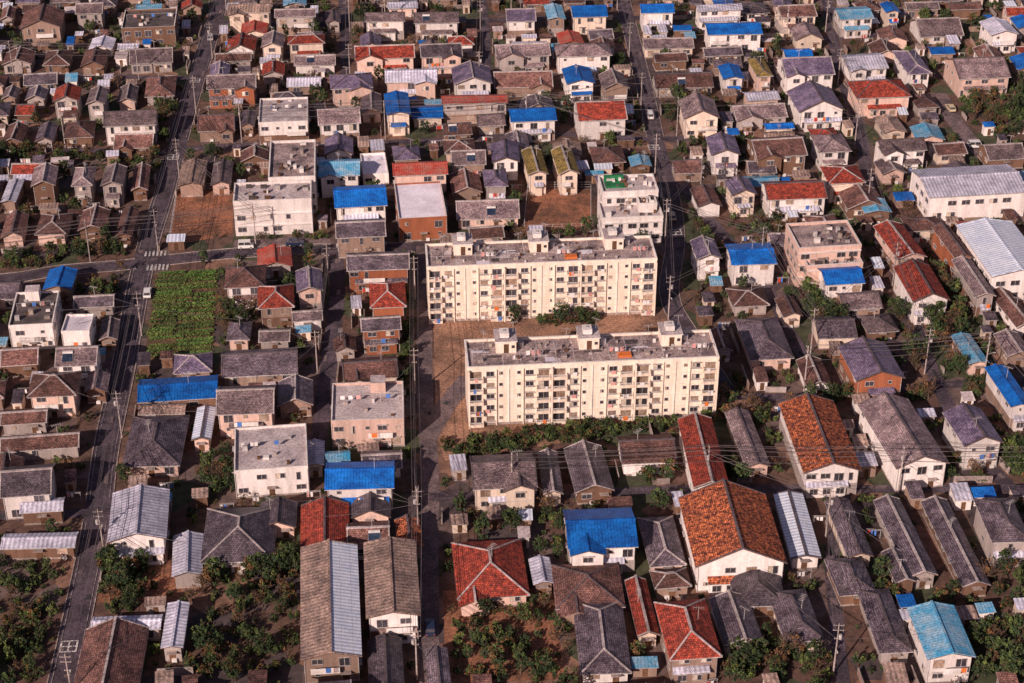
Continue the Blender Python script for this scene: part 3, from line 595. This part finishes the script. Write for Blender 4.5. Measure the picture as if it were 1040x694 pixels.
# single-storey wings grown onto the houses
nadd=0
for (cx,cy,ang,w,d,rc) in HL:
    for side in R.sample(('l','r','f','b'),4)[:2]:
        w2,d2=(R.uniform(2.4,4.2),d*R.uniform(.45,.8)) if side in 'lr' else (w*R.uniform(.35,.7),R.uniform(2.2,3.6))
        w2=max(w2,2.4); d2=max(d2,2.2)
        ox={'l':-(w/2+w2/2+.1),'r':w/2+w2/2+.1}.get(side,R.uniform(-.25,.25)*w); oy={'f':-(d/2+d2/2+.1),'b':d/2+d2/2+.1}.get(side,R.uniform(-.15,.15)*d)
        ca,sa=math.cos(ang),math.sin(ang); x,y=cx+ox*ca-oy*sa,cy+ox*sa+oy*ca
        if free(x,y,w2-.1,d2-.1,ang) and R.random()<.75:
            r2=R.choice([rc if rc in 'gdpnrobcmst' else 't','s','t','n','c','s'])
            house(x,y,ang,w2+.5,d2+.5,1,r2,'x' if w2>d2 else 'y',wc=R.choice('necap'),extra=False,eave=R.uniform(2.2,2.7)); nadd+=1
print('wings',nadd)
# ------------------------------------------------------------------ vegetable field
def field():
    c=[site(158,278),(site(222,275)),site(216,364),site(146,370)]; poly_mark(c,3)
    me=M(); me.face([(x,y,.004) for x,y in c],'field_soil')
    p0,p1,p2,p3=[Vector(q) for q in (c[3],c[2],c[1],c[0])]; n=22; rs=random.Random(2)
    for i in range(n):
        t=(i+.5)/n; a=p0.lerp(p3,t); b=p1.lerp(p2,t); gap=rs.uniform(0,.08); split=rs.uniform(.35,.65)
        for (s0,s1) in ((gap,split-.03),(split+.03,1-gap*.8)):
            r_=rs.random()
            if r_<.06: continue
            q,r=a.lerp(b,s0),a.lerp(b,s1); me.beam((q.x,q.y,.08),(r.x,r.y,.08),1.0,.18,'field_soil')
            L=(r-q).length
            mt=rs.choice(['crop_green','leaf_light','crop_green','leaf_mid','leaf_light']); hh=rs.uniform(.3,.8); dn=rs.choice([36,60,80])
            for k in range(int(L*dn)):
                z=q.lerp(r,rs.random()); x,y=z.x+rs.gauss(0,.24),z.y+rs.gauss(0,.24); s=rs.uniform(.14,.30); an=rs.uniform(0,6.28); ca,sa=math.cos(an)*s,math.sin(an)*s; h=rs.uniform(.2,hh)
                me.face([(x-ca,y-sa,h),(x+sa*.7,y-ca*.7,h+rs.uniform(0,.2)),(x+ca,y+sa,h+.05),(x-sa*.7,y+ca*.7,h)],mt if rs.random()<.8 else 'crop_green')
    me.obj('vegetable_field')
field()
# ------------------------------------------------------------------ vegetation
def tree_mesh(seed,h,rad,nc,per,mats,bare=False,name='tree',leaf=.3,low=.3):
    rs=random.Random(seed); me=M(); th=h*.55
    pts=[(0,0,0)]
    for i in range(4): pts.append((pts[-1][0]+rs.uniform(-.15,.15),pts[-1][1]+rs.uniform(-.15,.15),th*(i+1)/4))
    for i in range(4): r=.16*h/5*(1-i*.17); me.beam(pts[i],pts[i+1],r*1.6,r*1.6,'bark')
    for i in range(7 if not bare else 12):
        s=pts[rs.randint(1,4)]; a=rs.uniform(0,6.28); l=rad*rs.uniform(.5,.95); e=(s[0]+math.cos(a)*l,s[1]+math.sin(a)*l,s[2]+h*rs.uniform(.12,.4)); me.beam(s,e,.09*h/5,.09*h/5,'bark')
        for j in range(2 if not bare else 6):
            b=rs.uniform(0,6.28); q=rs.uniform(.4,1); mid=[s[k]+(e[k]-s[k])*q for k in range(3)]; e2=(mid[0]+math.cos(b)*l*.5,mid[1]+math.sin(b)*l*.5,mid[2]+rs.uniform(.1,.25)*h); me.beam(mid,e2,.045,.045,'bark')
    for i in range(nc):
        for _ in range(20):
            x,y,z=rs.uniform(-1,1),rs.uniform(-1,1),rs.uniform(-1,1); r=x*x+y*y+z*z
            if .2<r<1: break
        f=1+.45*noise.noise(Vector((x*2+seed,y*2,z*2)))
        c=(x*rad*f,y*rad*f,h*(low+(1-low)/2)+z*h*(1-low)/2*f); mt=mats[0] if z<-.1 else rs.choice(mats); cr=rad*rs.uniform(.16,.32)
        for k in range(per):
            p=Vector((rs.gauss(0,1),rs.gauss(0,1),rs.gauss(0,.8))); p=p.normalized()*cr*rs.uniform(.4,1.15)+Vector(c)
            n=Vector((rs.uniform(-1,1),rs.uniform(-1,1),rs.uniform(-.2,1))).normalized(); tx=n.orthogonal().normalized(); ty=n.cross(tx); s=leaf*rs.uniform(.5,1.1); a=rs.uniform(0,6.28); ca,sa=math.cos(a),math.sin(a)
            u_=(tx*ca+ty*sa)*s; v_=(ty*ca-tx*sa)*s*.6
            me.face([tuple(p-u_),tuple(p-v_),tuple(p+u_),tuple(p+v_)],mt)
    return me.mesh(name)
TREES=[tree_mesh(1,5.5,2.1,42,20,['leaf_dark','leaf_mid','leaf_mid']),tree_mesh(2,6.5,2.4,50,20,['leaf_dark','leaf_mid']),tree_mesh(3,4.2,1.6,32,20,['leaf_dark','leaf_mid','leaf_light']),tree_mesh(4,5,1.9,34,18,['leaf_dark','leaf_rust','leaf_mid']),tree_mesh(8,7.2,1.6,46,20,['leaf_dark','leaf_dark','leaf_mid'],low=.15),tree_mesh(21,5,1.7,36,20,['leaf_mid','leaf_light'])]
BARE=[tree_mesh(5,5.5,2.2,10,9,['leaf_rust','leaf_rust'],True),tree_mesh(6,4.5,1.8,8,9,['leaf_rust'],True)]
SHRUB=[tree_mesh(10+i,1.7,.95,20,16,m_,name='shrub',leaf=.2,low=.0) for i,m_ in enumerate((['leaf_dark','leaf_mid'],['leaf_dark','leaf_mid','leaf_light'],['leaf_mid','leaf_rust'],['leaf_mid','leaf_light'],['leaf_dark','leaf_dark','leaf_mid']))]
NP=[0]
def put(me,name,x,y,s):
    o=bpy.data.objects.new(name,me); COL.objects.link(o); o.location=(x,y,-.03); o.rotation_euler=(0,0,R.uniform(0,6.28)); o.scale=(s*R.uniform(.85,1.2),s*R.uniform(.85,1.2),s*R.uniform(.8,1.2)); NP[0]+=1
ZONES=[((160,105),(188,105),(180,210),(158,205),44,.6,1),((905,285),(962,270),(992,400),(925,410),60,.75,1.1),((190,575),(300,575),(300,694),(190,694),95,.45,.9),((450,600),(575,600),(580,694),(452,694),70,.35,.8),((95,560),(150,560),(140,625),(90,625),30,.5,.9),((955,80),(1040,80),(1040,130),(985,130),50,.7,1),((0,560),(72,570),(60,694),(0,694),90,.2,.7),
((452,452),(735,412),(746,424),(452,468),150,.18,.55),((518,302),(606,300),(606,330),(518,333),26,.7,.8),((225,288),(262,290),(262,345),(225,345),22,.6,.9),((0,150),(160,155),(160,168),(0,165),40,.6,.9),((690,360),(745,440),(790,440),(745,380),26,.6,1),((90,270),(130,272),(120,330),(95,325),18,.6,.9),((700,640),(860,645),(860,694),(700,694),50,.6,1),((0,262),(140,250),(140,262),(0,275),40,.6,.9),
((835,395),(1000,380),(1000,405),(840,412),40,.6,.9),((960,455),(1040,460),(1040,500),(960,500),30,.7,1),((700,460),(790,475),(790,500),(640,500),30,.6,.9),((540,505),(575,505),(575,570),(540,570),16,.5,.9),((205,475),(330,478),(330,505),(205,505),28,.6,.9),((178,575),(300,565),(300,590),(178,590),24,.6,1),((150,215),(165,215),(160,260),(148,260),12,.6,1),((236,240),(335,238),(335,247),(236,249),12,.5,.6),((800,280),(850,290),(870,330),(805,330),22,.7,1),((880,590),(1040,585),(1040,620),(880,610),22,.6,.9),((990,640),(1040,620),(1040,694),(990,694),20,.7,1),((640,80),(720,95),(700,130),(660,130),16,.6,.9),((700,205),(800,208),(800,240),(705,240),26,.6,.9),((405,290),(428,290),(428,400),(408,400),22,.6,.8),((600,130),(640,130),(640,145),(600,145),8,.6,.8)]
for a,b,c,d,n,ts,sz in ZONES:
    for i in range(n*4):
        if n<=0: break
        s,t=R.random(),R.random(); u=(a[0]*(1-s)+b[0]*s)*(1-t)+(d[0]*(1-s)+c[0]*s)*t; v=(a[1]*(1-s)+b[1]*s)*(1-t)+(d[1]*(1-s)+c[1]*s)*t
        x,y=site(u,v)
        if not free(x,y,1.0,1.0,0,allow=(3,4)): continue
        n-=1
        if R.random()<ts:
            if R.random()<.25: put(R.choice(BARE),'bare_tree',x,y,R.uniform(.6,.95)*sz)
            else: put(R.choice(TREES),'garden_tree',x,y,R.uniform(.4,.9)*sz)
            mark(x,y,1.8,1.8,0,4)
        else: put(R.choice(SHRUB),'shrub',x,y,R.uniform(.5,1.3)); mark(x,y,.9,.9,0,4)
def inframe(x,y):
    if y<-110: return False
    u,v=unsite(x,y); return -10<u<1050 and -15<v<705
# ------------------------------------------------------------------ filler houses & annexes
GREEN=[S_((190,575),(305,575),(305,700),(190,700)),S_((450,603),(578,603),(582,700),(450,700)),S_((0,560),(78,565),(64,700),(0,700)),S_((92,556),(185,556),(185,615),(92,615)),S_((922,285),(970,275),(995,400),(930,400))]
def green(x,y): return any(inpoly(x,y,g) for g in GREEN)
def filler(n,w0,w1,d0,d1,mg,only_in=False):
    c=0
    for t in range(n):
        x=R.uniform(-195,195); y=R.uniform(-140,265); inf=inframe(x,y); ang=ROT+math.radians(R.uniform(-4,4))
        if not inf:
            if only_in or t%3: continue
            w=R.uniform(8,12); d=R.uniform(6.5,9); mg_=2
        else: w=R.uniform(w0,w1); d=R.uniform(d0,d1); mg_=mg
        if inf and R.random()<.3: w,d=d,w
        if free(x,y,w+mg_,d+mg_,ang):
            if inf and green(x,y): continue
            st=1 if inf else R.choice((1,2,2)); rc=R.choices('gdpnrbstcm',[.2,.2,.09,.18,.10,.05,.07,.06,.03,.03])[0]
            house(x,y,ang,w,d,st,rc,R.choice('xyhh') if rc in 'gdpnr' and abs(w-d)<2.5 else ('x' if w>d else 'y'),wc=R.choice('neaecwpp') if inf else None,extra=True,eave=R.uniform(2.5,3.1) if inf else None); c+=1
    return c
print('filler',filler(6000,6,10,5.2,8,.9))
for t in range(5000):
    x=R.uniform(-160,160); y=R.uniform(-110,200)
    if NP[0]>1900: break
    if free(x,y,2.2,2.2,0):
        if R.random()<.62: put(R.choice(TREES) if R.random()<.8 else R.choice(BARE),'garden_tree',x,y,R.uniform(.4,.85)); mark(x,y,2,2,0,4)
        else: put(R.choice(SHRUB),'shrub',x,y,R.uniform(.7,1.3)); mark(x,y,1.2,1.2,0,4)
print('filler2',filler(3000,4.5,7,4,5.5,.6,True))
def annex(x,y,w,d,ang):
    rc=R.choices('stcbdnwv',[.25,.22,.06,.06,.15,.14,.05,.07])[0]; root=empty('garden_shed',x,y,ang); h=R.uniform(1.9,2.6); W_=M()
    wl='wall_'+R.choice('aencw'); W_.box(-w/2,w/2,-d/2,d/2,0,h,wl); W_.box(-.4,.4,-d/2-.05,-d/2,.1,1.8,'door_wood'); W_.obj('walls',root)
    Rf=M(); mt='roof_'+rc if rc!='w' else 'deck_w'; o=.25; z0,z1=h+.02,h+.02+d*.18; x0,x1,y0,y1=-w/2-o,w/2+o,-d/2-o,d/2+o
    Rf.face([(x0,y0,z0+.08),(x1,y0,z0+.08),(x1,y1,z1+.08),(x0,y1,z1+.08)],mt,[(x0,y0),(x1,y0),(x1,y1),(x0,y1)]); Rf.face([(x0,y0,z0),(x1,y0,z0),(x1,y1,z1),(x0,y1,z1)],'fascia')
    Rf.face([(x0,y0,z0),(x1,y0,z0),(x1,y0,z0+.08),(x0,y0,z0+.08)],'alu'); Rf.face([(x0,y1,z1),(x1,y1,z1),(x1,y1,z1+.08),(x0,y1,z1+.08)],'alu')
    for xx in (x0,x1): Rf.face([(xx,y0,z0),(xx,y1,z1),(xx,y1,z1+.08),(xx,y0,z0+.08)],'alu')
    Rf.obj('roof',root); mark(x,y,w,d,ang,1)
cnt=0
for t in range(9000):
    x=R.uniform(-150,150); y=R.uniform(-105,190)
    if not inframe(x,y): continue
    w=R.uniform(1.6,4.2); d=R.uniform(1.5,3.0)
    if green(x,y) and R.random()<.93: continue
    if R.random()<.5: w,d=d,w
    if free(x,y,w+.4,d+.4,ROT): annex(x,y,w,d,ROT+R.uniform(-.06,.06)); cnt+=1
    if cnt>260: break
print('annex',cnt)
cnt=0
for t in range(4000):
    x=R.uniform(-140,140); y=R.uniform(-105,180)
    if inframe(x,y) and free(x,y,2.6,.8,ROT) and not green(x,y):
        me=M()
        for s in (-1.2,1.2): me.beam((s,0,0),(s,0,1.8),.06,.06,'alu')
        for yy in (-.15,.15): me.beam((-1.3,yy,1.75),(1.3,yy,1.75),.05,.05,'alu')
        for i in range(R.randint(2,4)): a=-1.1+i*.6; me.box(a,a+R.uniform(.35,.55),-.17,-.13,R.uniform(.6,1.0),1.74,'cloth_'+R.choice(['white','white','white','pink','blue','red']),bottom=True)
        me.obj('laundry_rack',loc=(x,y,0),rot=ROT+R.uniform(-.2,.2)); mark(x,y,2.6,.8,ROT,4); cnt+=1
    if cnt>110: break
# ------------------------------------------------------------------ walls along streets and between lots
def wallrun(p,q,h,mt):
    me=M(); me.beam((p[0],p[1],h/2),(q[0],q[1],h/2),.15,h,mt); me.beam((p[0],p[1],h+.03),(q[0],q[1],h+.03),.2,.06,'concrete'); me.obj('concrete_block_wall')
for k,(ln,w,main) in enumerate(ROADS):
    for sg in (-1,1):
        o=offs(ln,sg*(w/2+.55)); i=0
        while i<len(o)-2:
            j=i; h=R.uniform(1.0,1.7)
            while j<len(o)-1 and j-i<R.randint(2,5):
                c=((o[j][0]+o[j+1][0])/2,(o[j][1]+o[j+1][1])/2)
                if inframe(*c) and free(c[0],c[1],2.6,.25,math.atan2(o[j+1][1]-o[j][1],o[j+1][0]-o[j][0]),allow=(4,)): j+=1
                else: break
            if j>i: wallrun(o[i],o[j],h,R.choice(['block_wall','block_wall','wall_c','wall_a']))
            i=j+1
cnt=0
for t in range(4000):
    x=R.uniform(-150,150); y=R.uniform(-105,190)
    if not inframe(x,y): continue
    L=R.uniform(3.5,9); a=ROT+(math.pi/2 if R.random()<.5 else 0)
    if free(x,y,L,.5,a):
        c,s=math.cos(a)*L/2,math.sin(a)*L/2; wallrun((x-c,y-s),(x+c,y+s),R.uniform(.9,1.6),R.choice(['block_wall','block_wall','wall_e','wall_a'])); mark(x,y,L,.3,a,4); cnt+=1
    if cnt>230: break
for t in range(30000):
    x=R.uniform(-165,165); y=R.uniform(-115,215)
    if not free(x,y,.9,.9,0): continue
    if R.random()<.6: put(R.choice(SHRUB),'shrub',x,y,R.uniform(.45,1.1)); mark(x,y,1,1,0,4)
    if NP[0]>3800: break
print('plants',NP[0])
# ------------------------------------------------------------------ utility poles and lines
def pole(x,y,a,h=10.5):
    root=empty('utility_pole',x,y,a); me=M(); me.cyl((0,0),.16,.10,0,h,'pole_conc',10); me.obj('pole_shaft',root)
    me=M()
    for z,l in ((h-.5,1.7),(h-1.5,1.7),(h-3.2,1.0)):
        me.beam((-l/2,0.12,z),(l/2,0.12,z),.08,.08,'pole_conc')
        for q in (-l/2+.1,0.35,l/2-.1): me.cyl((q,.12),.04,.04,z+.05,z+.25,'alu',6)
    me.obj('crossarms',root)
    if R.random()<.55: me=M(); me.cyl((.42,0),.26,.26,h-3.1,h-2.3,'alu',10); me.beam((0,0,h-2.7),(.3,0,h-2.7),.1,.1,'steel_dark'); me.obj('transformer',root)
    if R.random()<.4: me=M(); me.beam((0,0,5.5),(0,-1.2,5.9),.06,.06,'alu'); me.beam((0,-1.1,5.88),(0,-1.6,5.86),.16,.1,'trim_white'); me.obj('lamp_arm',root)
def span(p,q,h=10.5,os=((-.8,-.3),(.35,-.3),(.8,-.3),(-.8,-1.3),(.8,-1.3),(.1,-3.3)),th=.055):
    me=M(); d=math.atan2(q[1]-p[1],q[0]-p[0]); nx,ny=-math.sin(d),math.cos(d)
    for o,dz in os:
        pr=None; z=h+dz
        for i in range(9):
            t=i/8; pt=(p[0]+(q[0]-p[0])*t+nx*o,p[1]+(q[1]-p[1])*t+ny*o,z-4*.5*t*(1-t))
            if pr: me.beam(pr,pt,th,th,'wire')
            pr=pt
    me.obj('power_line')
PL=[]
for k,(ln,w,main) in enumerate(ROADS):
    if k in (11,15): continue
    o=offs(ln,(w/2+.3)*(1 if k%2 else -1)); acc=20; prev=None
    for i in range(1,len(o)):
        acc+=math.dist(o[i],o[i-1])
        if acc>33:
            acc=0; p=o[i]
            if on_other(p,k) or any(math.dist(p,r)<10 for r in PL): acc=25; continue
            a=math.atan2(o[i][1]-o[i-1][1],o[i][0]-o[i-1][0])+math.pi/2
            pole(p[0],p[1],a)
            if prev and math.dist(prev,p)<52: span(prev,p)
            for r in PL:
                if 12<math.dist(p,r)<40 and r!=prev and R.random()<.25: span(p,r,h=10,os=((0,-.5),(.4,-.9)))
            prev=p; PL.append(p)
# service drops to houses
for (cx,cy,ang,w,d,rc) in HL:
    if PL and R.random()<.6:
        r=min(PL,key=lambda q:math.dist(q,(cx,cy)))
        if math.dist(r,(cx,cy))<24:
            me=M(); pr=None
            for i in range(7):
                t=i/6; pt=(r[0]+(cx-r[0])*t,r[1]+(cy-r[1])*t,7.3+(5.6-7.3)*t-1.2*t*(1-t))
                if pr: me.beam(pr,pt,.045,.045,'wire')
                pr=pt
            me.obj('service_cable')
# ------------------------------------------------------------------ cars
def car(x,y,a,col,van=False):
    root=empty('parked_van' if van else 'parked_car',x,y,a,0.03); bm='car_'+col; me=M(); W2=.78
    prof=[(-2.0,.32),(-2.05,.75),(-1.95,.92),(-1.5,.98),(1.0,.95),(1.9,.8),(2.05,.65),(2.05,.35)] if not van else [(-1.7,.32),(-1.72,1.0),(-1.68,1.05),(-1.4,1.07),(1.3,1.05),(1.62,.95),(1.72,.7),(1.72,.35)]
    cab=[(-1.75,.97),(-1.35,1.38),(.35,1.4),(1.0,.95)] if not van else [(-1.66,1.05),(-1.58,1.75),(1.0,1.78),(1.45,1.04)]
    n=len(prof)
    for s in (-1,1):
        pts=[(p[0],s*W2,p[1]) for p in prof]; me.face(pts if s<0 else pts[::-1],bm)
    for i in range(n):
        p,q=prof[i],prof[(i+1)%n]; me.face([(p[0],-W2,p[1]),(p[0],W2,p[1]),(q[0],W2,q[1]),(q[0],-W2,q[1])],bm)
    w2=W2-.12; A=[(cab[0][0],W2-.04,cab[0][1]),(cab[1][0],w2,cab[1][1]),(cab[2][0],w2,cab[2][1]),(cab[3][0],W2-.04,cab[3][1])]
    Bq=[(p[0],-p[1],p[2]) for p in A]
    me.face(A,'glass'); me.face(Bq[::-1],'glass'); me.face([A[0],A[1],Bq[1],Bq[0]],'glass'); me.face([A[2],A[3],Bq[3],Bq[2]],'glass')
    me.box(cab[1][0]-.02,cab[2][0]+.02,-w2-.02,w2+.02,cab[1][1],cab[1][1]+.07,bm,bottom=True)
    for s in (-1,1):
        for i in (0,2): p,q=(A if s>0 else Bq)[i:i+2]; me.beam((p[0],p[1]+s*.01,p[2]),(q[0],q[1]+s*.01,q[2]),.07,.07,bm)
        xm=(cab[1][0]+cab[2][0])/2; me.beam((xm,s*(W2-.03),cab[0][1]),(xm,s*(w2+.01),cab[1][1]),.08,.05,bm)
        me.box(prof[-1][0]-.02,prof[-1][0]+.03,s*.6-.14,s*.6+.14,.5,.64,'trim_white'); me.box(prof[0][0]-.05,prof[0][0]+.0,s*.62-.1,s*.62+.1,.6,.75,'cloth_red')
    me.box(-2.1 if not van else -1.78,-2.0 if not van else -1.68,-.7,.7,.32,.48,'steel_dark'); me.box(2.0 if not van else 1.7,2.1 if not van else 1.8,-.7,.7,.32,.46,'steel_dark')
    me.obj('body',root); wh=M()
    for xw in ((-1.25,1.25) if not van else (-1.1,1.1)):
        for s in (-1,1):
            nn=12; ya,yb=s*(W2-.12),s*(W2+.03)
            A2=[(xw+.3*math.cos(6.283*i/nn),ya,.3+.3*math.sin(6.283*i/nn)) for i in range(nn)]; B2_=[(p[0],yb,p[2]) for p in A2]
            for i in range(nn): wh.face([A2[i],A2[(i+1)%nn],B2_[(i+1)%nn],B2_[i]],'tyre')
            wh.face(B2_,'tyre'); wh.face([(xw+.16*math.cos(6.283*i/nn),yb+s*.005,.3+.16*math.sin(6.283*i/nn)) for i in range(nn)],'alu')
    wh.obj('wheels',root)
cl=['white','white','silver','navy','white','cream']
for i,(u,v,dr) in enumerate(((944,230,1),(712,356,1),(722,376,1),(300,249,0),(250,252,0),(682,222,1),(150,300,1),(660,120,1),(214,40,1),(437,640,1),(990,150,0),(965,112,1))):
    x,y=site(u,v); car(x,y,ROT+(math.pi/2 if dr else 0)+R.uniform(-.04,.04),cl[i%6],van=i%3==1)
def fence(uvs):
    p=S_(*uvs); me=M()
    for i in range(len(p)-1):
        a,b=Vector(p[i]),Vector(p[i+1]); n=max(1,int((b-a).length/2))
        for z in (.6,1.2,1.8): me.beam((a.x,a.y,z),(b.x,b.y,z),.04,.04,'alu')
        for k in range(n+1): q=a.lerp(b,k/n); me.beam((q.x,q.y,0),(q.x,q.y,1.9),.07,.07,'alu')
    me.obj('wire_fence')
fence(((532,236),(600,234),(600,192),(536,192),(532,236))); fence(((180,196),(238,192))); fence(((172,250),(180,196)))
# ------------------------------------------------------------------ light, sky, camera
az=math.radians(33); el=math.radians(28)
sd=Vector((-math.sin(az)*math.cos(el),-math.cos(az)*math.cos(el),math.sin(el)))
L=bpy.data.lights.new('sun','SUN'); L.energy=5.0; L.angle=math.radians(.5); L.color=(1,.80,.70)
so=bpy.data.objects.new('sun',L); COL.objects.link(so); so.rotation_euler=(-sd).to_track_quat('-Z','Y').to_euler(); so.location=(0,0,300)
wd=bpy.data.worlds.new('World'); bpy.context.scene.world=wd; wd.use_nodes=True; N=wd.node_tree.nodes
sk=N.new('ShaderNodeTexSky'); sk.sky_type='NISHITA'; sk.sun_disc=False; sk.sun_elevation=el; sk.sun_rotation=math.atan2(sd.x,sd.y)
hz=N.new('ShaderNodeMixRGB'); hz.blend_type='MULTIPLY'; hz.inputs[0].default_value=1; hz.inputs[2].default_value=(1.35,.93,.95,1)
wd.node_tree.links.new(sk.outputs[0],hz.inputs[1]); wd.node_tree.links.new(hz.outputs[0],N['Background'].inputs[0]); N['Background'].inputs[1].default_value=.06
cam=bpy.data.cameras.new('camera'); cam.lens=36*F/1040; cam.sensor_width=36; cam.clip_end=9000; cam.clip_start=1
co=bpy.data.objects.new('camera',cam); COL.objects.link(co); co.location=(0,CY,H); co.rotation_euler=(math.pi/2-P,0,0)
sc=bpy.context.scene; sc.camera=co; sc.view_settings.view_transform='Standard'; sc.view_settings.look='None'; sc.view_settings.exposure=0
